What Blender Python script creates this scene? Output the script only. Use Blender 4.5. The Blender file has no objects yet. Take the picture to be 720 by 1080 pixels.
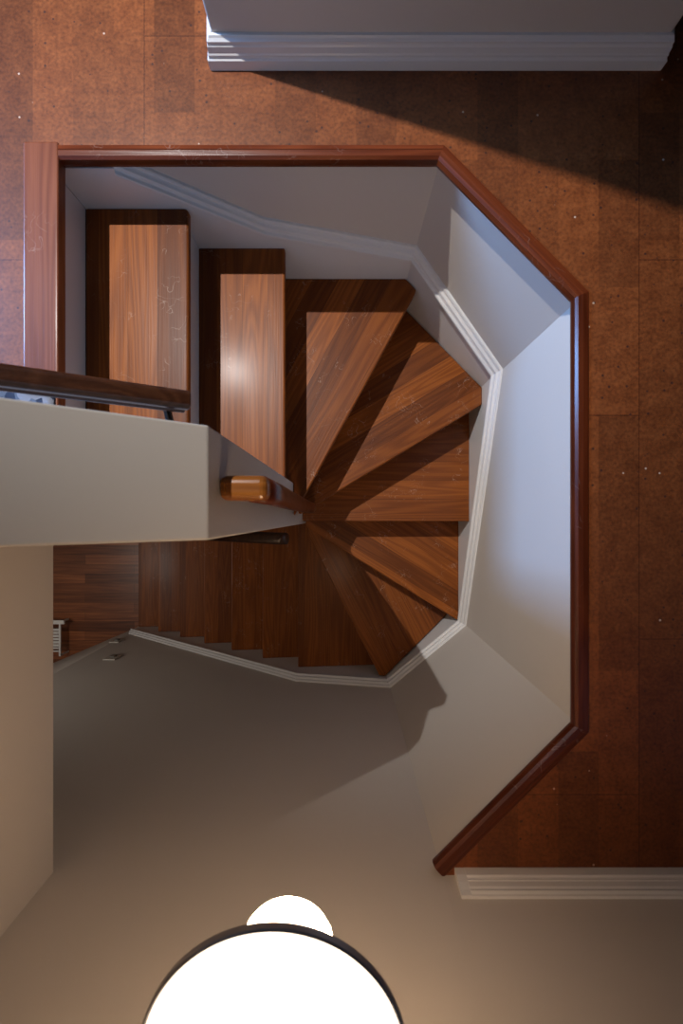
import bpy, bmesh, math, random
from mathutils import Vector
random.seed(7)
C = bpy.context.scene.collection
D = 1.104           # camera height above the upper floor (m)
S = D/480.0         # one survey unit (m)
R = 0.173           # riser as a fraction of D
def U(x, y, r=1.0): # survey units (x right, y towards the lamp wall, r depth ratio) to metres
    return Vector((x*S, -y*S, D*(1-r)))
def lvl(n): return 1+R*n

# ------------------------------------------------------------------ materials
def new_mat(name):
    m = bpy.data.materials.new(name); m.use_nodes = True
    nt = m.node_tree; nt.nodes.clear()
    o = nt.nodes.new('ShaderNodeOutputMaterial'); b = nt.nodes.new('ShaderNodeBsdfPrincipled')
    nt.links.new(b.outputs[0], o.inputs[0])
    return m, nt, b
def nd(nt, t, **k):
    n = nt.nodes.new(t)
    for a, v in k.items():
        if a in n.inputs: n.inputs[a].default_value = v
        else: setattr(n, a, v)
    return n
def ramp(nt, fac, stops):
    r = nt.nodes.new('ShaderNodeValToRGB'); e = r.color_ramp.elements
    while len(e) < len(stops): e.new(0.5)
    for i, (p, c) in enumerate(stops):
        e[i].position = p; e[i].color = (*c, 1) if len(c) == 3 else c
    nt.links.new(fac, r.inputs[0]); return r
def mixc(nt, mode, fac, a, b):
    m = nt.nodes.new('ShaderNodeMix'); m.data_type = 'RGBA'; m.blend_type = mode
    for sock, v in ((0, fac), (6, a), (7, b)):
        if hasattr(v, 'links'): nt.links.new(v, m.inputs[sock])
        else: m.inputs[sock].default_value = v if sock == 0 else (*v, 1)
    return m.outputs[2]
def bump(nt, b, h, strength, dist=0.002):
    n = nd(nt, 'ShaderNodeBump'); n.inputs['Strength'].default_value = strength; n.inputs['Distance'].default_value = dist
    nt.links.new(h, n.inputs['Height']); nt.links.new(n.outputs[0], b.inputs['Normal'])

def paint(name, col, rough=0.6, bstr=0.15, scale=60):
    m, nt, b = new_mat(name)
    tc = nd(nt, 'ShaderNodeTexCoord')
    n1 = nd(nt, 'ShaderNodeTexNoise', Scale=2.2, Detail=4.0); n2 = nd(nt, 'ShaderNodeTexNoise', Scale=float(scale), Detail=5.0)
    nt.links.new(tc.outputs['Object'], n1.inputs[0]); nt.links.new(tc.outputs['Object'], n2.inputs[0])
    c = mixc(nt, 'MIX', n1.outputs[0], tuple(v*0.96 for v in col), tuple(min(1, v*1.03) for v in col))
    nt.links.new(c, b.inputs['Base Color']); b.inputs['Roughness'].default_value = rough
    bump(nt, b, n2.outputs[0], bstr, 0.001)
    return m

def wood(name, dark, mid, light, rough=0.33, board=0.085, scratch=0.0, coat=0.25):
    """grain along local x; boards glued edge to edge along local y"""
    m, nt, b = new_mat(name)
    tc = nd(nt, 'ShaderNodeTexCoord'); oi = nd(nt, 'ShaderNodeObjectInfo')
    add = nd(nt, 'ShaderNodeVectorMath', operation='ADD')
    sc = nd(nt, 'ShaderNodeVectorMath', operation='SCALE'); sc.inputs[0].default_value = (7.3, 3.1, 5.7)
    nt.links.new(oi.outputs['Random'], sc.inputs['Scale'])
    nt.links.new(tc.outputs['Object'], add.inputs[0]); nt.links.new(sc.outputs[0], add.inputs[1])
    sep = nd(nt, 'ShaderNodeSeparateXYZ'); nt.links.new(add.outputs[0], sep.inputs[0])
    dv = nd(nt, 'ShaderNodeMath', operation='DIVIDE'); dv.inputs[1].default_value = board
    nt.links.new(sep.outputs['Y'], dv.inputs[0])
    fl = nd(nt, 'ShaderNodeMath', operation='FLOOR'); nt.links.new(dv.outputs[0], fl.inputs[0])
    fr = nd(nt, 'ShaderNodeMath', operation='FRACT'); nt.links.new(dv.outputs[0], fr.inputs[0])
    wn = nd(nt, 'ShaderNodeTexWhiteNoise', noise_dimensions='1D'); nt.links.new(fl.outputs[0], wn.inputs['W'])
    # offset grain per board
    cmb = nd(nt, 'ShaderNodeCombineXYZ'); 
    ml = nd(nt, 'ShaderNodeMath', operation='MULTIPLY'); ml.inputs[1].default_value = 9.0
    nt.links.new(wn.outputs['Value'], ml.inputs[0]); nt.links.new(ml.outputs[0], cmb.inputs['X']); nt.links.new(ml.outputs[0], cmb.inputs['Z'])
    a2 = nd(nt, 'ShaderNodeVectorMath', operation='ADD'); nt.links.new(add.outputs[0], a2.inputs[0]); nt.links.new(cmb.outputs[0], a2.inputs[1])
    mp = nd(nt, 'ShaderNodeMapping'); mp.inputs['Scale'].default_value = (0.55, 9.0, 9.0); nt.links.new(a2.outputs[0], mp.inputs[0])
    nz = nd(nt, 'ShaderNodeTexNoise', Scale=1.0, Detail=2.0, Distortion=0.15); nt.links.new(mp.outputs[0], nz.inputs[0])
    k = nd(nt, 'ShaderNodeMath', operation='MULTIPLY'); k.inputs[1].default_value = 95.0; nt.links.new(nz.outputs[0], k.inputs[0])
    sn = nd(nt, 'ShaderNodeMath', operation='SINE'); nt.links.new(k.outputs[0], sn.inputs[0])
    r1 = nd(nt, 'ShaderNodeMapRange'); r1.inputs[1].default_value = -1; nt.links.new(sn.outputs[0], r1.inputs[0])
    mp2 = nd(nt, 'ShaderNodeMapping'); mp2.inputs['Scale'].default_value = (6, 220, 220); nt.links.new(a2.outputs[0], mp2.inputs[0])
    fine = nd(nt, 'ShaderNodeTexNoise', Scale=1.0, Detail=3.0); nt.links.new(mp2.outputs[0], fine.inputs[0])
    g = mixc(nt, 'MIX', 0.45, (0, 0, 0), (0, 0, 0))
    mixg = nd(nt, 'ShaderNodeMix'); mixg.inputs[0].default_value = 0.62
    nt.links.new(r1.outputs[0], mixg.inputs[2]); nt.links.new(fine.outputs[0], mixg.inputs[3])
    cr = ramp(nt, mixg.outputs[0], [(0.0, dark), (0.5, mid), (1.0, light)])
    tint = ramp(nt, wn.outputs['Value'], [(0.0, (0.62, 0.57, 0.55)), (0.35, (0.9, 0.86, 0.83)), (1.0, (1.2, 1.2, 1.2))])
    c = mixc(nt, 'MULTIPLY', 1.0, cr.outputs[0], tint.outputs[0])
    sm = nd(nt, 'ShaderNodeMapRange'); sm.inputs[1].default_value = 0.0; sm.inputs[2].default_value = 0.02
    nt.links.new(fr.outputs[0], sm.inputs[0])
    c = mixc(nt, 'MIX', sm.outputs[0], tuple(v*0.5 for v in dark), c)
    if scratch > 0:
        vs = nd(nt, 'ShaderNodeTexNoise', Scale=26.0, Detail=1.5, Distortion=0.9); nt.links.new(add.outputs[0], vs.inputs[0])
        ab = nd(nt, 'ShaderNodeMath', operation='SUBTRACT'); ab.inputs[1].default_value = 0.5; nt.links.new(vs.outputs[0], ab.inputs[0])
        ab2 = nd(nt, 'ShaderNodeMath', operation='ABSOLUTE'); nt.links.new(ab.outputs[0], ab2.inputs[0])
        ln = nd(nt, 'ShaderNodeMapRange'); ln.inputs[1].default_value = 0.0; ln.inputs[2].default_value = 0.011; ln.inputs[3].default_value = 1; ln.inputs[4].default_value = 0
        nt.links.new(ab2.outputs[0], ln.inputs[0])
        ms = nd(nt, 'ShaderNodeTexNoise', Scale=9.0, Detail=3.0); nt.links.new(add.outputs[0], ms.inputs[0])
        mr = nd(nt, 'ShaderNodeMapRange'); mr.inputs[1].default_value = 0.55; mr.inputs[2].default_value = 0.62; nt.links.new(ms.outputs[0], mr.inputs[0])
        mm = nd(nt, 'ShaderNodeMath', operation='MULTIPLY'); nt.links.new(ln.outputs[0], mm.inputs[0]); nt.links.new(mr.outputs[0], mm.inputs[1])
        m3 = nd(nt, 'ShaderNodeMath', operation='MULTIPLY'); m3.inputs[1].default_value = scratch; nt.links.new(mm.outputs[0], m3.inputs[0])
        c = mixc(nt, 'MIX', m3.outputs[0], c, (0.55, 0.42, 0.33))
    nt.links.new(c, b.inputs['Base Color'])
    rr = nd(nt, 'ShaderNodeMapRange'); rr.inputs[3].default_value = rough*0.8; rr.inputs[4].default_value = rough*1.35
    nt.links.new(nz.outputs[0], rr.inputs[0]); nt.links.new(rr.outputs[0], b.inputs['Roughness'])
    b.inputs['Coat Weight'].default_value = coat; b.inputs['Coat Roughness'].default_value = 0.2; b.inputs['Specular IOR Level'].default_value = 0.2
    bump(nt, b, fine.outputs[0], 0.35, 0.0015)
    return m

M_wall = paint('wall_paint', (0.56, 0.515, 0.462), 0.55)
M_ceil = paint('unseen_dark_ceiling', (0.07, 0.05, 0.04), 0.8)  # out-of-view ceiling, made dark to cut bounced light
M_trim = paint('gloss_white_trim', (0.68, 0.67, 0.66), 0.32, 0.05, 25)
M_tread = wood('fir_tread', (0.115, 0.029, 0.004), (0.200, 0.055, 0.008), (0.285, 0.086, 0.013), 0.42, 0.084, 0.35, 0.06)
M_riser = wood('dark_riser', (0.045, 0.012, 0.005), (0.08, 0.022, 0.008), (0.12, 0.038, 0.014), 0.4, 0.2)
M_nose = wood('nosing_wood', (0.060, 0.011, 0.003), (0.105, 0.021, 0.006), (0.16, 0.036, 0.010), 0.30, 0.2, 0.2, 0.4)
M_land = wood('landing_board_wood', (0.09, 0.022, 0.008), (0.14, 0.038, 0.015), (0.19, 0.058, 0.024), 0.38, 0.2, 0.2)
M_rail = wood('dark_rail_wood', (0.018, 0.006, 0.003), (0.036, 0.012, 0.005), (0.058, 0.021, 0.009), 0.33, 0.3, 0, 0.4)
M_grab = wood('lamplit_rail_wood', (0.22, 0.07, 0.012), (0.36, 0.13, 0.022), (0.45, 0.18, 0.04), 0.3, 0.3, 0, 0.4)  # lighter, yellower wood: lamplight on the rail end put into the colour

def cork():
    m, nt, b = new_mat('cork_floor')
    tc = nd(nt, 'ShaderNodeTexCoord')
    mp = nd(nt, 'ShaderNodeMapping'); mp.inputs['Rotation'].default_value = (0, 0, math.pi/2); mp.inputs['Location'].default_value = (0.246, -0.717, 0)
    nt.links.new(tc.outputs['Object'], mp.inputs[0])
    def brick(bw, rh, off, c1, c2, mortar):
        br = nd(nt, 'ShaderNodeTexBrick'); br.offset = off; br.squash = 1
        br.inputs['Scale'].default_value = 1; br.inputs['Brick Width'].default_value = bw; br.inputs['Row Height'].default_value = rh
        br.inputs['Mortar Size'].default_value = mortar; br.inputs['Mortar Smooth'].default_value = 0.0
        br.inputs['Color1'].default_value = (*c1, 1); br.inputs['Color2'].default_value = (*c2, 1); br.inputs['Bias'].default_value = 0
        nt.links.new(mp.outputs[0], br.inputs[0]); return br
    b1 = brick(0.31, 0.098, 0.37, (0.74, 0.73, 0.74), (1.16, 1.16, 1.14), 0.0)
    b2 = brick(0.92, 1.2, 0.41, (0.96,)*3, (1.04,)*3, 0.0009); b2.inputs['Mortar'].default_value = (0.35, 0.3, 0.3, 1)
    n1 = nd(nt, 'ShaderNodeTexNoise', Scale=22.0, Detail=7.0, Roughness=0.72); n2 = nd(nt, 'ShaderNodeTexNoise', Scale=120.0, Detail=4.0)
    nt.links.new(tc.outputs['Object'], n1.inputs[0]); nt.links.new(tc.outputs['Object'], n2.inputs[0])
    base = ramp(nt, n1.outputs[0], [(0.30, (0.112, 0.028, 0.0065)), (0.5, (0.155, 0.042, 0.0105)), (0.72, (0.205, 0.060, 0.016))])
    fine = ramp(nt, n2.outputs[0], [(0.32, (0.72, 0.70, 0.70)), (0.5, (1, 1, 1)), (0.68, (1.22, 1.22, 1.22))])
    c = mixc(nt, 'MULTIPLY', 1, base.outputs[0], fine.outputs[0])
    c = mixc(nt, 'MULTIPLY', 1, c, b1.outputs[0]); c = mixc(nt, 'MULTIPLY', 1, c, b2.outputs[0])
    # dark pits and pale chips
    def specks(scale, thr, col, c, w):
        v = nd(nt, 'ShaderNodeTexVoronoi', Scale=scale); nt.links.new(tc.outputs['Object'], v.inputs[0])
        mr = nd(nt, 'ShaderNodeMapRange'); mr.inputs[1].default_value = thr*0.6; mr.inputs[2].default_value = thr; mr.inputs[3].default_value = w; mr.inputs[4].default_value = 0
        nt.links.new(v.outputs['Distance'], mr.inputs[0])
        wn = nd(nt, 'ShaderNodeSeparateColor'); nt.links.new(v.outputs['Color'], wn.inputs[0])
        gt = nd(nt, 'ShaderNodeMath', operation='GREATER_THAN'); gt.inputs[1].default_value = 0.6; nt.links.new(wn.outputs[0], gt.inputs[0])
        mu = nd(nt, 'ShaderNodeMath', operation='MULTIPLY'); nt.links.new(mr.outputs[0], mu.inputs[0]); nt.links.new(gt.outputs[0], mu.inputs[1])
        return mixc(nt, 'MIX', mu.outputs[0], c, col)
    c = specks(46.0, 0.17, (0.03, 0.012, 0.01), c, 0.85)
    c = specks(23.0, 0.075, (0.55, 0.40, 0.30), c, 0.8)
    nt.links.new(c, b.inputs['Base Color']); b.inputs['Roughness'].default_value = 0.42
    b.inputs['Coat Weight'].default_value = 0.12; b.inputs['Coat Roughness'].default_value = 0.45; b.inputs['Specular IOR Level'].default_value = 0.35
    bump(nt, b, n2.outputs[0], 0.25, 0.001)
    return m
M_cork = cork()

def strip_floor():
    m, nt, b = new_mat('strip_wood_floor')
    tc = nd(nt, 'ShaderNodeTexCoord')
    br = nd(nt, 'ShaderNodeTexBrick'); br.offset = 0.43
    for k, v in (('Scale', 1), ('Brick Width', 0.75), ('Row Height', 0.083), ('Mortar Size', 0.0012), ('Mortar Smooth', 0)): br.inputs[k].default_value = v
    br.inputs['Color1'].default_value = (0.55, 0.5, 0.48, 1); br.inputs['Color2'].default_value = (1.25, 1.25, 1.25, 1); br.inputs['Mortar'].default_value = (0.3, 0.3, 0.3, 1)
    nt.links.new(tc.outputs['Object'], br.inputs[0])
    mp = nd(nt, 'ShaderNodeMapping'); mp.inputs['Scale'].default_value = (3, 60, 1); nt.links.new(tc.outputs['Object'], mp.inputs[0])
    n = nd(nt, 'ShaderNodeTexNoise', Scale=1.0, Detail=4.0, Distortion=0.6); nt.links.new(mp.outputs[0], n.inputs[0])
    cr = ramp(nt, n.outputs[0], [(0.3, (0.14, 0.04, 0.014)), (0.7, (0.30, 0.10, 0.034))])
    c = mixc(nt, 'MULTIPLY', 1, cr.outputs[0], br.outputs[0])
    nt.links.new(c, b.inputs['Base Color']); b.inputs['Roughness'].default_value = 0.35
    return m
M_strip = strip_floor()

def emit(name, col, st):
    m, nt, b = new_mat(name)
    b.inputs['Base Color'].default_value = (0.9, 0.88, 0.84, 1); b.inputs['Roughness'].default_value = 0.3
    b.inputs['Emission Color'].default_value = (*col, 1); b.inputs['Emission Strength'].default_value = st
    return m
def plain(name, col, rough, metal=0.0):
    m, nt, b = new_mat(name)
    tc = nd(nt, 'ShaderNodeTexCoord'); n = nd(nt, 'ShaderNodeTexNoise', Scale=30.0, Detail=3.0); nt.links.new(tc.outputs['Object'], n.inputs[0])
    c = mixc(nt, 'MIX', n.outputs[0], tuple(v*0.92 for v in col), tuple(min(1, v*1.08) for v in col))
    nt.links.new(c, b.inputs['Base Color']); b.inputs['Roughness'].default_value = rough; b.inputs['Metallic'].default_value = metal
    return m
M_opal = emit('opal_glass_lit', (1.0, 0.80, 0.62), 3.0)
M_globe = emit('opal_globe_lit', (1.0, 0.68, 0.42), 48.0)
M_under = emit('added_underglow', (1.0, 0.70, 0.45), 9.0)  # added glow beneath the lamp, brightens the front and left walls
M_metal = plain('brushed_grey_metal', (0.42, 0.39, 0.36), 0.45, 0.3)
M_bracket = plain('dark_bracket_metal', (0.04, 0.03, 0.025), 0.35, 0.8)
M_whitemetal = plain('white_enamel', (0.75, 0.73, 0.70), 0.35)
M_switch = plain('switch_plastic', (0.42, 0.39, 0.34), 0.4)
M_dark = plain('dark_slot', (0.16, 0.15, 0.13), 0.6)
def cloth():
    m, nt, b = new_mat('woven_patterned_cloth')
    tc = nd(nt, 'ShaderNodeTexCoord')
    mp = nd(nt, 'ShaderNodeMapping'); mp.inputs['Scale'].default_value = (1, 1, 1); nt.links.new(tc.outputs['Object'], mp.inputs[0])
    v = nd(nt, 'ShaderNodeTexVoronoi', Scale=38.0); nt.links.new(mp.outputs[0], v.inputs[0])
    s = nd(nt, 'ShaderNodeSeparateColor'); nt.links.new(v.outputs['Color'], s.inputs[0])
    cr = ramp(nt, s.outputs[0], [(0.0, (0.02, 0.03, 0.06)), (0.25, (0.10, 0.12, 0.16)), (0.5, (0.22, 0.23, 0.27)), (0.9, (0.30, 0.02, 0.05))])
    cr.color_ramp.interpolation = 'CONSTANT'
    nt.links.new(cr.outputs[0], b.inputs['Base Color']); b.inputs['Roughness'].default_value = 0.9
    w = nd(nt, 'ShaderNodeTexWave', Scale=160.0); nt.links.new(tc.outputs['Object'], w.inputs[0]); bump(nt, b, w.outputs[0], 0.4)
    return m
M_cloth = cloth()

# ------------------------------------------------------------------ mesh helpers
def link(name, bm, mat, parent=None, loc=None, rotz=0.0, bevel=0.0, smooth=False, seg=2):
    """bm is in world space; the object gets its own local frame (loc, rotz)"""
    bmesh.ops.recalc_face_normals(bm, faces=bm.faces[:])
    if loc is None:
        n = max(1, len(bm.verts)); c = Vector((0, 0, 0))
        for v in bm.verts: c += v.co
        loc = c/n
    loc = Vector(loc)
    from mathutils import Matrix
    T = Matrix.Translation(loc) @ Matrix.Rotation(rotz, 4, 'Z')
    bm.transform(T.inverted())
    me = bpy.data.meshes.new(name); bm.to_mesh(me); bm.free()
    o = bpy.data.objects.new(name, me); C.objects.link(o)
    me.materials.append(mat)
    if parent is not None:
        o.parent = parent
        o.matrix_parent_inverse = Matrix.Identity(4)
        o.location = loc - parent.location     # parents are unrotated empties or meshes
    else: o.location = loc
    o.rotation_euler = (0, 0, rotz)
    if smooth:
        for p in me.polygons: p.use_smooth = True
    if bevel > 0:
        md = o.modifiers.new('bevel', 'BEVEL'); md.width = bevel; md.segments = seg; md.limit_method = 'ANGLE'; md.angle_limit = math.radians(35)
    return o
def thing(name, loc, label, cat, group=None):
    o = bpy.data.objects.new(name, None); C.objects.link(o); o.location = loc; o.empty_display_size = 0.05
    o['label'] = label; o['category'] = cat
    if group: o['group'] = group
    return o
def struct(o, label=None):
    o['kind'] = 'structure'
    if label: o['label'] = label; o['category'] = o.name.split('_')[0]
    return o
def prism(bm, pts, z0, z1):
    """pts: list of (X,Y) survey units; z in metres"""
    lo = [bm.verts.new((x*S, -y*S, z0)) for x, y in pts]; hi = [bm.verts.new((x*S, -y*S, z1)) for x, y in pts]
    bm.faces.new(lo); bm.faces.new(hi)
    n = len(pts)
    for i in range(n): bm.faces.new((lo[i], lo[(i+1) % n], hi[(i+1) % n], hi[i]))
def rz(r): return D*(1-r)
def box(bm, x0, x1, y0, y1, z0, z1): prism(bm, [(x0, y0), (x1, y0), (x1, y1), (x0, y1)], z0, z1)
def wboxm(bm, x0, x1, y0, y1, z0, z1):
    v = [bm.verts.new((x, y, z)) for z in (z0, z1) for x, y in ((x0, y0), (x1, y0), (x1, y1), (x0, y1))]
    for f in ((0,1,2,3), (4,5,6,7), (0,1,5,4), (1,2,6,5), (2,3,7,6), (3,0,4,7)): bm.faces.new([v[i] for i in f])
def sweep(bm, path, prof, side=1, closed_prof=True):
    """path: world points; prof: (offset in plan, height) metres; mitred in plan"""
    n = len(path); rings = []
    def nrm(a, b):
        d = Vector((b.x-a.x, b.y-a.y)).normalized(); return Vector((-d.y, d.x))*side
    for i, p in enumerate(path):
        n0 = nrm(path[i-1], p) if i > 0 else nrm(p, path[1])
        n1 = nrm(p, path[i+1]) if i < n-1 else n0
        m = (n0+n1); m = m/(m.dot(n0)) if m.length > 1e-6 else n0
        rings.append([bm.verts.new((p.x+m.x*d, p.y+m.y*d, p.z+h)) for d, h in prof])
    k = len(prof)
    for i in range(n-1):
        for j in range(k):
            j2 = (j+1) % k
            bm.faces.new((rings[i][j], rings[i][j2], rings[i+1][j2], rings[i+1][j]))
    bm.faces.new(rings[0]); bm.faces.new(rings[-1])
def cylz(bm, c, r, z0, z1, seg=48, r2=None):
    r2 = r if r2 is None else r2
    lo = [bm.verts.new((c.x+r*math.cos(a*2*math.pi/seg), c.y+r*math.sin(a*2*math.pi/seg), z0)) for a in range(seg)]
    hi = [bm.verts.new((c.x+r2*math.cos(a*2*math.pi/seg), c.y+r2*math.sin(a*2*math.pi/seg), z1)) for a in range(seg)]
    bm.faces.new(lo); bm.faces.new(hi)
    for i in range(seg): bm.faces.new((lo[i], lo[(i+1) % seg], hi[(i+1) % seg], hi[i]))
def lathe(bm, c, prof, seg=64):
    rings = []
    for r, z in prof:
        if r < 1e-6: rings.append([bm.verts.new((c.x, c.y, z))])
        else: rings.append([bm.verts.new((c.x+r*math.cos(a*2*math.pi/seg), c.y+r*math.sin(a*2*math.pi/seg), z)) for a in range(seg)])
    for a, b in zip(rings, rings[1:]):
        for i in range(seg):
            j = (i+1) % seg
            if len(a) == 1 and len(b) == 1: continue
            if len(a) == 1: bm.faces.new((a[0], b[i], b[j]))
            elif len(b) == 1: bm.faces.new((a[i], a[j], b[0]))
            else: bm.faces.new((a[i], a[j], b[j], b[i]))
def tube(bm, pts, prof):
    """sweep a closed 2D profile (side, up) along 3D points with frames kept upright"""
    rings = []
    for i, p in enumerate(pts):
        a = pts[max(0, i-1)]; b = pts[min(len(pts)-1, i+1)]
        t = (b-a).normalized(); up = Vector((0, 0, 1)) if abs(t.z) < 0.9 else Vector((0, 1, 0))
        s = t.cross(up).normalized(); u = s.cross(t).normalized()
        rings.append([bm.verts.new(p+s*x+u*y) for x, y in prof])
    k = len(prof)
    for r0, r1 in zip(rings, rings[1:]):
        for j in range(k): bm.faces.new((r0[j], r0[(j+1) % k], r1[(j+1) % k], r1[j]))
    bm.faces.new(rings[0]); bm.faces.new(rings[-1])

# ------------------------------------------------------------------ plan
YT = -389.0                                   # far wall of the stairwell
W = [(-319, YT), (105, YT), (255, -236), (255, 226), (104, 378)]
def yb(x): return 378 + (104-x)*0.031          # lamp-side wall
XL = -319.0
FLOOR2 = lvl(15)                               # lower floor level ratio
ZC = 2.32                                      # upper ceiling (m)
ZL = rz(FLOOR2)

# --- upper floor, one slab with the stair opening
bm = bmesh.new()
t0, t1 = -0.030, 0.0
xl, xr, ytop, = -1500, 900, -1300
box(bm, xl, XL+6, ytop, YT-6, t0, t1)
box(bm, XL+6, 105, ytop, YT+1, t0, t1)
prism(bm, [(105, ytop), (xr, ytop), (xr, -236), (256, -236), (105, YT)], t0, t1)
box(bm, 256, xr, -236, 226, t0, t1)
prism(bm, [(256, 226), (xr, 226), (xr, 378), (104, 378)], t0, t1)
box(bm, xl, -337, YT-6, 0, t0, t1)
bmesh.ops.remove_doubles(bm, verts=bm.verts[:], dist=1e-5)
struct(link('floor', bm, M_cork, loc=(0, 0, 0)), 'reddish brown cork tile floor around the stair opening')
# subfloor under the cork
bm = bmesh.new()
box(bm, xl, XL, ytop, YT-24, -0.24, -0.031); box(bm, xl, XL-5, YT-24, 0, -0.24, -0.031)
prism(bm, [(XL, ytop), (xr, ytop), (xr, -250), (290, -250), (112, YT-24), (XL, YT-24)], -0.24, -0.031)
box(bm, 290, xr, -250, 240, -0.24, -0.031)
prism(bm, [(290, 240), (xr, 240), (xr, 400), (130, 400)], -0.24, -0.031)
struct(link('floor_joists', bm, M_ceil, loc=(0, 0, 0)))

# --- stairwell walls
def wall_poly(bm, pts, z0, z1, th=16, side=-1):
    path = [U(x, y) for x, y in pts]
    path = [Vector((p.x, p.y, z0)) for p in path]
    sweep(bm, path, [(0, 0), (th*S, 0), (th*S, z1-z0), (0, z1-z0)], side)
# walking W in order (left to right, then towards the lamp) the interior lies to the right: outside = left = +1
bm = bmesh.new(); wall_poly(bm, W[:2], ZL, -0.031, side=1); struct(link('wall_back', bm, M_wall), 'cream stairwell wall above the upper steps')
bm = bmesh.new(); wall_poly(bm, W[1:3], ZL, -0.031, side=1); struct(link('wall_corner_back', bm, M_wall), 'angled cream wall between upper and right stairwell walls')
bm = bmesh.new(); wall_poly(bm, W[2:4], ZL, -0.031, side=1); struct(link('wall_right', bm, M_wall), 'right stairwell wall catching bluish daylight')
bm = bmesh.new(); wall_poly(bm, W[3:5], ZL, -0.031, side=1); struct(link('wall_corner_front', bm, M_wall), 'angled cream wall at lower right of the stairwell')
bm = bmesh.new()
wall_poly(bm, [(104, 378), (-745, yb(-745))], ZL, ZC, side=1)
struct(link('wall_front', bm, M_wall), 'tall cream wall behind the pendant lamp, running both storeys')
bm = bmesh.new()
wall_poly(bm, [(900, 378), (104, 378)], -0.2, ZC, side=1)
struct(link('wall_front_upper', bm, M_wall), 'upper wall section above white baseboard at lower right')
bm = bmesh.new(); wall_poly(bm, [(-745, yb(-745)), (-1420, 690)], ZL, rz(1.25), side=1)
struct(link('wall_lower_diagonal', bm, M_wall), 'angled wall beside the lowest step on the floor below')
# left wall above the lower flight (runs up beside the landing)
bm = bmesh.new(); box(bm, XL-30, XL, 12, yb(XL)+4, rz(1.0425), ZC)
struct(link('wall_left', bm, M_wall), 'warm lit wall at left edge, ending above the lower flight')
bm = bmesh.new(); box(bm, -1500, XL-20, 14, 760, rz(1.06), rz(1.0425)-0.0005)
struct(link('ceiling_lower', bm, M_ceil))
# lower room shell
bm = bmesh.new(); box(bm, -1500, 300, YT-16, 800, ZL-0.03, ZL)
struct(link('floor_lower', bm, M_strip, loc=(0, 0, ZL)), 'red brown strip wood floor at the foot of the stairs')
bm = bmesh.new(); box(bm, -1516, -1500, -400, 800, ZL, rz(1.06)); struct(link('wall_lower_left', bm, M_wall))
# upper room shell
bm = bmesh.new(); box(bm, xl, xr, ytop, 420, ZC, ZC+0.03); struct(link('ceiling', bm, M_ceil))
# far left wall with a window opening
wy0, wy1, wz0, wz1 = -930, -480, 0.80, 1.80
bm = bmesh.new()
box(bm, xl-16, xl, ytop, wy0, 0, ZC); box(bm, xl-16, xl, wy1, 420, 0, ZC)
box(bm, xl-16, xl, wy0, wy1, 0, wz0); box(bm, xl-16, xl, wy0, wy1, wz1, ZC)
struct(link('wall_far_left', bm, M_wall))
bm = bmesh.new()
for a, b_, c, d in ((wy0, wy1, wz0, wz0+0.05), (wy0, wy1, wz1-0.05, wz1), (wy0, wy0+22, wz0, wz1), (wy1-22, wy1, wz0, wz1), ((wy0+wy1)/2-8, (wy0+wy1)/2+8, wz0, wz1)):
    box(bm, xl-14, xl+6, a, b_, c, d)
struct(link('window_1', bm, M_trim))
# landing side wall
bm = bmesh.new(); box(bm, xl, XL-30, 14, 28, 0, ZC); struct(link('wall_landing', bm, M_wall))

# --- box wall on the upper floor
bm = bmesh.new(); box(bm, -131, 325, -560, -479, 0, ZC)
struct(link('wall_partition', bm, M_wall, bevel=0.004), 'grey lit wall end standing on the cork floor at top')
BB = [(0, 0), (15.5, 0), (16, 2), (16, 15), (13.5, 17), (12.5, 19), (13.5, 21), (12, 23), (11, 31), (9.5, 33), (9, 35), (9.5, 37), (6, 40), (4.5, 42.5), (0, 43)]
BBm = [(d*S*0.5625, h*S*0.70) for d, h in BB]
bm = bmesh.new()
path = [U(-131, -560), U(-131, -479), U(325, -479), U(325, -560)]
sweep(bm, path, BBm, side=-1)
struct(link('baseboard_back', bm, M_trim), 'white moulded baseboard wrapping the wall at the top')
bm = bmesh.new()
sweep(bm, [U(118+9, 378), U(900, 378)], [(d*S*0.53, h*S*0.70) for d, h in BB], side=1)
# square return at the left end
sweep(bm, [U(117, 378), U(127.2, 378)], [(0, 0), (8*S, 0), (8*S, 9*S), (6.5*S, 17*S), (4.5*S, 24*S), (3.5*S, 30*S), (0, 30*S)], side=1)
struct(link('baseboard_front', bm, M_trim), 'white moulded baseboard at lower right beside the angled nosing')

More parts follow.
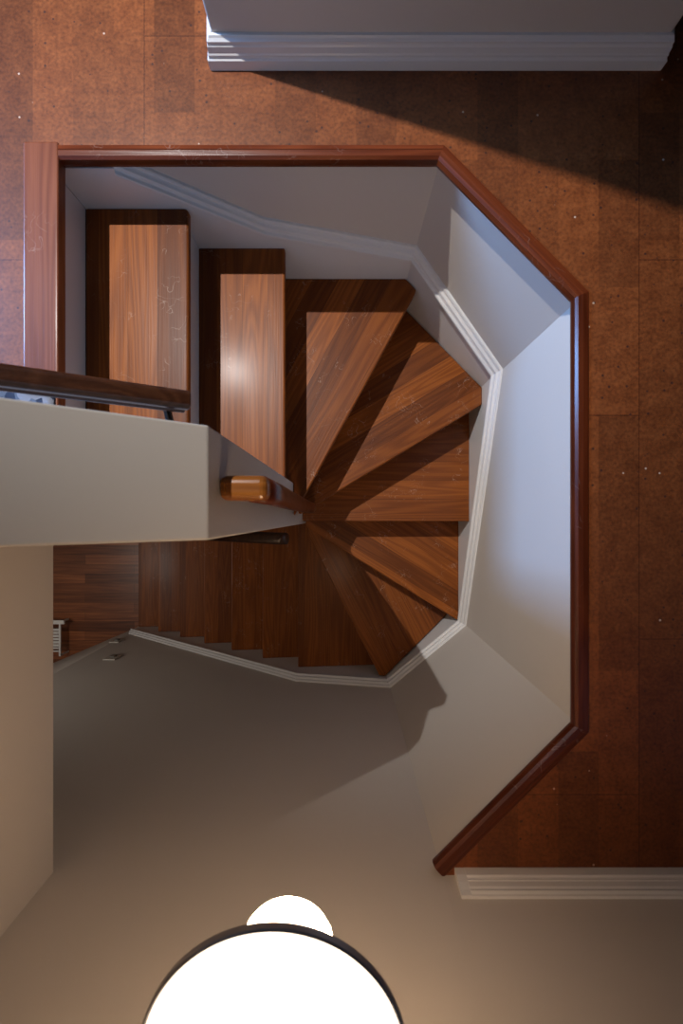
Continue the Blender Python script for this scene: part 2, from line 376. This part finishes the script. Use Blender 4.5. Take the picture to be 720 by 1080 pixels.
# --- nosing trim round the opening
th = 0.032
NP = [(-3.0*S, -th), (9*S, -th), (11.5*S, -th*0.8), (12.5*S, -th*0.5), (11.5*S, -0.003), (9*S, 0.003), (4*S, 0.0045), (-2*S, 0.003), (-3*S, 0.0)]
off = lambda pts: [U(x, y) for x, y in pts]
def trim(name, a, b, prev=None, nxt=None, label=None):
    # mitre with neighbours: sweep whole path then keep the one segment
    pts = [p for p in (prev, a, b, nxt) if p is not None]
    bm = bmesh.new(); i0 = 1 if prev is not None else 0
    path = off(pts); n = len(path); side = -1
    def nrm(p, q):
        d = Vector((q.x-p.x, q.y-p.y)).normalized(); return Vector((-d.y, d.x))*side
    rings = []
    for i in (i0, i0+1):
        p = path[i]
        n0 = nrm(path[i-1], p) if i > 0 else nrm(p, path[i+1])
        n1 = nrm(p, path[i+1]) if i < n-1 else n0
        m = n0+n1; m = m/(m.dot(n0))
        rings.append([bm.verts.new((p.x+m.x*d, p.y+m.y*d, p.z+h)) for d, h in NP])
    k = len(NP)
    for j in range(k): bm.faces.new((rings[0][j], rings[0][(j+1) % k], rings[1][(j+1) % k], rings[1][j]))
    bm.faces.new(rings[0]); bm.faces.new(rings[1])
    d = path[i0+1]-path[i0]; o = link(name, bm, M_nose, loc=path[i0], rotz=math.atan2(d.y, d.x))
    struct(o, label); return o
NW = [(-300, YT), (105, YT), (256, -236), (256, 226), (104, 378)]
trim('trim_1', NW[0], NW[1], None, NW[2], 'long stained wood nosing along the top of the opening')
trim('trim_2', NW[1], NW[2], NW[0], NW[3], 'short angled wood nosing at upper right of the opening')
trim('trim_3', NW[2], NW[3], NW[1], NW[4], 'straight wood nosing down the right side of the opening')
trim('trim_4', NW[3], NW[4], NW[2], None, 'angled wood nosing ending at the front wall baseboard')

# ------------------------------------------------------------------ staircase
st = thing('staircase', U(-81, 0, FLOOR2), 'dark stained wooden winder staircase turning down around the white half wall', 'staircase')
TH = 0.027
def sk(x): return yb(x)-6
treads = {
 1: [(-192, -55), (-192, -379), (-196, -382), (-319, -382), (-319, -55)],
 2: [(-83, -55), (-83, -382), (-206, -382), (-206, -55)],
 3: [(-96, -55), (-96, -382), (100, -382), (117, -364), (114, -356), (-79.5, -1), (-80.5, -55)],
 4: [(-80, -14), (104, -370), (108, -372.5), (247.5, -231), (247.5, -202), (245, -199), (-78, -4), (-80.5, -8)],
 5: [(-80.5, -14), (247.5, -212), (247.5, 9), (-78, 9), (-80.5, 7)],
 6: [(-80.5, -4), (247.5, -4), (247.5, 219), (244, 222), (-74, 27), (-80.5, 16)],
 7: [(-80.5, 10), (236, 208), (247.5, 222), (102, 367.5), (96, 372), (84, 371), (-82, 44), (-81, 15)],
 8: [(-81, 15), (-72, 30), (98, 362), (101, 368), (100, sk(100)), (-114, sk(-114)), (-114, 15)],
}
nosing = {1: ((-192, -382), (-192, -55)), 2: ((-83, -382), (-83, -55)), 3: ((117, -364), (-79.5, -1)), 4: ((247, -200), (-78, -4)),
          5: ((247, 9), (-78, 9)), 6: ((245, 222), (-74, 27)), 7: ((84, 371), (-82, 44)), 8: ((-114, sk(-114)), (-114, 15))}
for k in range(9, 15):
    x1 = -114-104.2*(k-8); x0 = -114-104.2*(k-9)+13
    treads[k] = [(x0, 15), (x0, sk(x0)), (x1, sk(x1)), (x1, 15)]
    nosing[k] = ((x1, sk(x1)), (x1, 15))
for n in range(1, 15):
    bm = bmesh.new(); z = rz(lvl(n)); prism(bm, treads[n], z-TH, z)
    a, b_ = nosing[n]; pa, pb = U(*a), U(*b_)
    ang = math.atan2(pb.y-pa.y, pb.x-pa.x)
    if n == 3: ang = math.atan2(pb.y-pa.y, pb.x-pa.x)
    o = link('tread', bm, M_tread, st, loc=(pa.x, pa.y, z), rotz=ang, bevel=0.006, seg=3)
# risers: under each nosing, set back 13 units
def riser(n, a, b_, back, mat):
    """riser standing on tread n, reaching up to tread n-1"""
    z0 = rz(lvl(n)); z1 = rz(lvl(n-1))-TH if n > 1 else -0.033
    ax, ay = a; bx, by = b_; L = math.hypot(bx-ax, by-ay); nx, ny = -(by-ay)/L, (bx-ax)/L
    if nx*back[0]+ny*back[1] < 0: nx, ny = -nx, -ny
    q = [(ax+nx*13, ay+ny*13), (bx+nx*13, by+ny*13), (bx+nx*19, by+ny*19), (ax+nx*19, ay+ny*19)]
    bm = bmesh.new(); prism(bm, q, z0, z1)
    link('riser', bm, mat, st)
riser(1, (-306, -381), (-306, -56), (-1, 0), M_trim)
riser(2, (-192, -381), (-192, -56), (-1, 0), M_trim)
riser(3, (-83, -381), (-83, -56), (-1, 0), M_trim)
riser(4, (104, -350), (-62, -43), (-1, -1), M_riser)
riser(5, (243, -200), (-66, -12), (-0.3, -1), M_riser)
riser(6, (246, 9), (-79, 9), (0, -1), M_riser)
riser(7, (232, 215), (-70, 30), (0.3, -1), M_riser)
riser(8, (80, 358), (-76, 52), (1, -0.3), M_riser)
for n in range(9, 16):
    x = nosing[n-1][0][0]; riser(n, (x, sk(x)-1), (x, 15), (1, 0), M_riser)

# skirt boards (white) with their moulded cap, following the flight
cap = [(-250, YT, 1.02), (-103, YT, 1.245), (105, YT, 1.372), (255, -236, 1.53), (255, 226, 1.985), (104, 378, 2.11), (-111, yb(-111), 2.23), (-742, yb(-742), 3.29)]
sb = [(-319, YT, 1.02)] + cap
dips = [0.45]*len(sb)
def skirt(segs, d, name, parent):
    bm = bmesh.new()
    pts = [U(*p) for p in segs]
    rings = []
    side = -1
    def nrm(p, q):
        e = Vector((q.x-p.x, q.y-p.y)).normalized(); return Vector((-e.y, e.x))*side
    for i, p in enumerate(pts):
        n0 = nrm(pts[i-1], p) if i else nrm(p, pts[1]); n1 = nrm(p, pts[i+1]) if i < len(pts)-1 else n0
        m = n0+n1; m /= m.dot(n0)
        zb = max(p.z-0.50, ZL)
        rings.append([bm.verts.new((p.x, p.y, p.z-0.02)), bm.verts.new((p.x+m.x*d, p.y+m.y*d, p.z-0.02)), bm.verts.new((p.x+m.x*d, p.y+m.y*d, zb)), bm.verts.new((p.x, p.y, zb))])
    for r0, r1 in zip(rings, rings[1:]):
        for j in range(4): bm.faces.new((r0[j], r0[(j+1) % 4], r1[(j+1) % 4], r1[j]))
    bm.faces.new(rings[0]); bm.faces.new(rings[-1])
    link(name, bm, M_trim, parent)
skirt(sb[:6], 7.5*S, 'skirt_board', st)
skirt(cap[4:], 6*S, 'skirt_board', st)
CP = [(0, 8), (3.0, 7.5), (4.5, 5.5), (4.5, 3), (6, 1.5), (8.5, 0), (9.5, -2.5), (9.0, -5), (10.0, -6.5), (13.0, -8), (13.8, -10.5), (13.0, -13), (10.5, -14), (9.5, -17), (0, -17)]
bm = bmesh.new(); sweep(bm, [U(*p) for p in cap], [(d*S, (h-1)*S) for d, h in CP], side=-1)
link('skirt_moulding', bm, M_trim, st)
# landing nosing board
bm = bmesh.new()
prism(bm, [(-337, YT-6.2), (-300, YT-6.2), (-300, -50), (-337, -50)], -0.030, 0.004)
lb = link('trim_5', bm, M_land, loc=U(-300, -50), rotz=math.pi/2, bevel=0.005, seg=3)
struct(lb, 'wide scratched wood landing board at the head of the stairs')

# ------------------------------------------------------------------ central half wall (sloped top)
def cw(x): return 0.57 + 0.00176*(x+81)          # top ratio
bm = bmesh.new()
prof = [(-81, cw(-81)), (-250, cw(-250)), (-420, 0.10), (-760, 0.10)]
xs = [p[0] for p in prof]; tops = [p[1] for p in prof]
# solid from the top down to the lower floor; step in at the floor line on the left
va = [[bm.verts.new(U(x, y, r)) for x, r in list(zip(xs, tops)) + [(-760, FLOOR2), (-81, FLOOR2)]] for y in (-55, 14)]
n = len(va[0]); bm.faces.new(va[0]); bm.faces.new(va[1])
for i in range(n): bm.faces.new((va[0][i], va[0][(i+1) % n], va[1][(i+1) % n], va[1][i]))
struct(link('wall_middle', bm, M_wall, bevel=0.003), 'white half wall with sloping top between the two flights')

# ------------------------------------------------------------------ handrails
def rr(w, h, r=0.3, n=5):
    pts = []
    for cx, cy, a0 in ((w/2, h/2, 0), (-w/2, h/2, 90), (-w/2, -h/2, 180), (w/2, -h/2, 270)):
        rad = min(w, h)*r
        for i in range(n):
            a = math.radians(a0+90*i/(n-1))
            pts.append((cx-math.copysign(rad, cx)+rad*math.cos(a), cy-math.copysign(rad, cy)+rad*math.sin(a)))
    return pts
hr = thing('handrail', U(-115, -84, 1.35), 'dark brown wooden handrail beside the white half wall, above the upper steps', 'handrail')
bm = bmesh.new()
a, b_ = U(-118.5, -86.5, 0.719), U(-345, -86.5, 0.719-0.00135*226.5)
prof_r = [(-0.024, 0.030), (-0.014, 0.038), (0.014, 0.038), (0.024, 0.030), (0.024, 0.010), (0.017, 0.002), (0.017, -0.012), (0.023, -0.020), (0.021, -0.032), (-0.021, -0.032), (-0.023, -0.020), (-0.017, -0.012), (-0.017, 0.002), (-0.024, 0.010)]
prof_r = [(x*0.66, y*0.75) for x, y in prof_r]
tube(bm, [a, b_], prof_r)
d = b_-a
link('rail', bm, M_rail, hr, loc=a, rotz=math.atan2(d.y, d.x), bevel=0.003)
for t in (0.09, 0.55):
    p = a.lerp(b_, t)
    bm = bmesh.new()
    tube(bm, [p+Vector((0, 0, -0.03)), p+Vector((0, -0.004, -0.062)), p+Vector((0, -0.028, -0.078)), Vector((p.x, U(0, -56).y, p.z-0.085))], rr(0.014, 0.014, 0.45))
    br = link('bracket', bm, M_bracket, hr, smooth=True)
    bm = bmesh.new(); wboxm(bm, p.x-0.018, p.x+0.018, U(0, -56).y, U(0, -56).y+0.006, p.z-0.115, p.z-0.06)
    o = link('wall_plate', bm, M_bracket, None, bevel=0.002)
    o.parent = br; o.location = o.location - br.location - hr.location

gr = thing('handrail', U(-66, -18, 1.4), 'lamplit honey coloured wooden rail end fixed on the end of the white half wall', 'handrail')
bm = bmesh.new()
# horizontal grip coming off the end face, rounded ends
zt = rz(0.615)
y0, y1 = -27, -10.5
x0, x1 = -80.8, -49
w = (y1-y0)*S; cxm = (y0+y1)/2
p0, p1 = U(x0, y0, 0.612), U(x1, y1, 0.612)
wboxm(bm, p0.x, p1.x, p1.y, p0.y, p0.z-0.040, p0.z)
link('rail_end', bm, M_grab, gr, loc=U(x0, cxm, 0.62), bevel=0.012, seg=4)
bm = bmesh.new()
pts = [U(x1-9.5, cxm, 0.645), U(x1-9.5, cxm, 0.80), U(x1-9, cxm+2, 1.10), U(x1-9, cxm+3, 1.42), U(x1-9, cxm+3, 1.66)]
tube(bm, pts, rr(0.040, 0.042, 0.3, 5))
link('rail', bm, M_nose, gr, smooth=True)

lr = thing('handrail', U(-220, 40, 2.7), 'dark handrail under the half wall, above the lower flight', 'handrail')
bm = bmesh.new()
a, b_ = U(-92, 34, 1.47), U(-700, 34, 1.47+0.00166*608)
tube(bm, [a, b_], rr(0.042, 0.05, 0.35)); link('rail', bm, M_rail, lr, smooth=True)
for t in (0.12, 0.5, 0.9):
    p = a.lerp(b_, t); bm = bmesh.new()
    tube(bm, [p+Vector((0, 0, -0.02)), p+Vector((0, 0.01, -0.055)), Vector((p.x, U(0, 14).y, p.z-0.07))], rr(0.014, 0.014, 0.45))
    link('bracket', bm, M_bracket, lr, smooth=True)

# ------------------------------------------------------------------ pendant lamp
rho = 0.382; cx, cy = (287-362)*rho, (1124-545)*rho; RR = 144.0*rho*S
zt = rz(rho); c = U(cx, cy)
lp = thing('pendant_lamp', Vector((c.x, c.y, zt)), 'round lit opal glass pendant lamp with a grey metal ring', 'lamp')
bm = bmesh.new()
lathe(bm, c, [(RR*0.972, zt-0.001), (RR*0.985, zt+0.001), (RR, zt-0.001), (RR, zt-0.008), (RR*0.972, zt-0.008), (RR*0.972, zt-0.001)], 96)
link('metal_ring', bm, M_metal, lp, smooth=False)
bm = bmesh.new()
lathe(bm, c, [(0, zt+0.004), (RR*0.5, zt+0.003), (RR*0.971, zt-0.002), (RR*0.971, zt-0.007), (0, zt-0.007)], 96)
link('glass_shade', bm, M_opal, lp, smooth=True)
bm = bmesh.new()
lathe(bm, c, [(0, zt-0.0085), (RR*0.93, zt-0.0085), (RR*0.90, zt-0.014), (RR*0.75, zt-0.026), (RR*0.5, zt-0.036), (0, zt-0.040)], 96)
link('added_underglow_bowl', bm, M_under, lp, smooth=True)  # unseen glowing bowl added under the ring to light the walls
r2 = 0.486; c2r = 49*r2*S; zc2 = rz(r2)
bm = bmesh.new()
lathe(bm, c, [(0, zc2+c2r*0.6)] + [(c2r*math.sin(a*math.pi/16), zc2+c2r*0.6*math.cos(a*math.pi/16)) for a in range(1, 16)] + [(0, zc2-c2r*0.6)], 64)
link('glass_globe', bm, M_globe, lp, smooth=True)
bm = bmesh.new(); cylz(bm, c, 0.008, zc2+c2r*0.58, zt-0.039, 24); link('stem', bm, M_metal, lp)
bm = bmesh.new(); cylz(bm, c, 0.006, zt+0.003, ZC-0.02, 24); link('rod', bm, M_metal, lp)
bm = bmesh.new(); cylz(bm, c, 0.06, ZC-0.022, ZC, 32); link('canopy', bm, M_metal, lp)

# ------------------------------------------------------------------ small things
# folded patterned cloth on the landing edge
bm = bmesh.new()
N = 14
grid = {}
for i in range(N+1):
    for j in range(N+1):
        x = -420+i*(117.5/N); y = -136+j*(74.0/N)
        p = U(x, y); h = 0.012+0.004*math.sin(i*1.3)+0.003*math.cos(j*1.7+i*0.4)
        for k, z in enumerate((0.0045, h+0.0045)):
            grid[i, j, k] = bm.verts.new((p.x, p.y, z))
for i in range(N):
    for j in range(N):
        for k in (0, 1): bm.faces.new((grid[i, j, k], grid[i+1, j, k], grid[i+1, j+1, k], grid[i, j+1, k]))
for i in range(N):
    for j in (0, N):
        bm.faces.new((grid[i, j, 0], grid[i+1, j, 0], grid[i+1, j, 1], grid[i, j, 1])); bm.faces.new((grid[j, i, 0], grid[j, i+1, 0], grid[j, i+1, 1], grid[j, i, 1]))
o = link('floor_mat', bm, M_cloth, smooth=True); o['label'] = 'blue grey patterned mat on the landing between dark handrail and half wall'; o['category'] = 'mat'

# white slatted stand by the lower wall
q = 3.45
sx0, sx1, sy0, sy1 = -1120, -1043, 388, 518
ws = thing('slatted_stand', U((sx0+sx1)/2, (sy0+sy1)/2, FLOOR2), 'white slatted metal stand on the lower floor, half hidden by the left wall', 'stand')
zh = ZL+0.12
for (px_, py_) in ((sx0, sy0), (sx1, sy0), (sx0, sy1-26), (sx1, sy1)):
    bm = bmesh.new(); py2 = py_ if (px_, py_) != (sx1, sy1) else sy1-8
    box(bm, px_-3, px_+3, py2-3, py2+3, ZL, zh-0.0005); link('leg', bm, M_whitemetal, ws)
bm = bmesh.new()
box(bm, sx1-3, sx1+3, sy0, sy1-8, zh-0.012, zh); box(bm, sx0-3, sx0+3, sy0, sy1-26, zh-0.012, zh)
box(bm, sx0, sx1+16, sy0-7, sy0+7, zh-0.012, zh+0.002)
link('top_frame', bm, M_whitemetal, ws)
for k in range(9):
    yy = sy0+24+k*11.5
    if yy > sy1-20: break
    bm = bmesh.new(); box(bm, sx0, sx1, yy, yy+(8 if k < 6 else 5), zh-0.010, zh-0.003); link('slat', bm, M_whitemetal, ws)

# wall switch plates beside the lowest steps
def plate(x, r, w, h, label):
    t = thing('switch_plate', U(x, yb(x), r), label, 'switch', 'switch plates at the foot of the stairs')
    y = yb(x)
    bm = bmesh.new(); box(bm, x-w/2, x+w/2, y-4.0, y-0.3, rz(r)-h/2*S, rz(r)+h/2*S); o1 = link('plate', bm, M_switch, t, bevel=0.002)
    bm = bmesh.new(); box(bm, x-w/6, x+w/6, y-7, y-4.0, rz(r)-h/6*S, rz(r)+h/6*S); o2 = link('toggle', bm, M_dark, t)
# on the lower front wall, left of the last step's moulding
plate(-655, 2.70, 34, 50, 'upper grey switch plate on the lamp wall near the lowest step')
plate(-735, 3.08, 30, 44, 'lower grey switch plate close to the wall corner by the lowest step')

# ------------------------------------------------------------------ lights
def light(name, kind, loc, energy, col, **k):
    l = bpy.data.lights.new(name, kind); l.energy = energy; l.color = col
    for a, v in k.items(): setattr(l, a, v)
    o = bpy.data.objects.new(name, l); C.objects.link(o); o.location = loc; return o
key = light('ceiling_spot_light', 'SPOT', Vector((-430*S, 577*S, 2.27)), 360, (1.0, 0.965, 0.94), shadow_soft_size=0.014, spot_size=math.radians(61), spot_blend=0.85)
key.rotation_euler = (U(-80, -370)-key.location).to_track_quat('-Z', 'Y').to_euler()
win = light('window_light', 'AREA', Vector(((xl+12)*S, 705*S, 1.30)), 240, (0.22, 0.47, 1.0), shape='RECTANGLE', size=0.8, size_y=0.8)
win.rotation_euler = (0, math.radians(-90), 0)
lowl = light('lower_room_light', 'AREA', U(-1050, 250, 1.30), 11, (1.0, 0.92, 0.84), shape='DISK', size=0.5)
w = bpy.data.worlds.new('world'); bpy.context.scene.world = w; w.use_nodes = True
w.node_tree.nodes['Background'].inputs[0].default_value = (0.6, 0.75, 1.0, 1); w.node_tree.nodes['Background'].inputs[1].default_value = 0.006

# ------------------------------------------------------------------ camera
cam = bpy.data.cameras.new('camera'); co = bpy.data.objects.new('camera', cam); C.objects.link(co)
co.location = (0, 0, D); co.rotation_euler = (0, 0, 0)
cam.sensor_fit = 'VERTICAL'; cam.sensor_height = 36; cam.sensor_width = 24; cam.lens = 16.0
cam.shift_x = -2/1080; cam.shift_y = 5/1080; cam.clip_start = 0.02; cam.clip_end = 50
cam.dof.use_dof = True; cam.dof.focus_distance = 2.1; cam.dof.aperture_fstop = 5.6
sc = bpy.context.scene; sc.camera = co
sc.view_settings.view_transform = 'Standard'; sc.view_settings.look = 'None'; sc.view_settings.gamma = 1
sc.view_settings.use_curve_mapping = False; sc.view_settings.exposure = -0.08
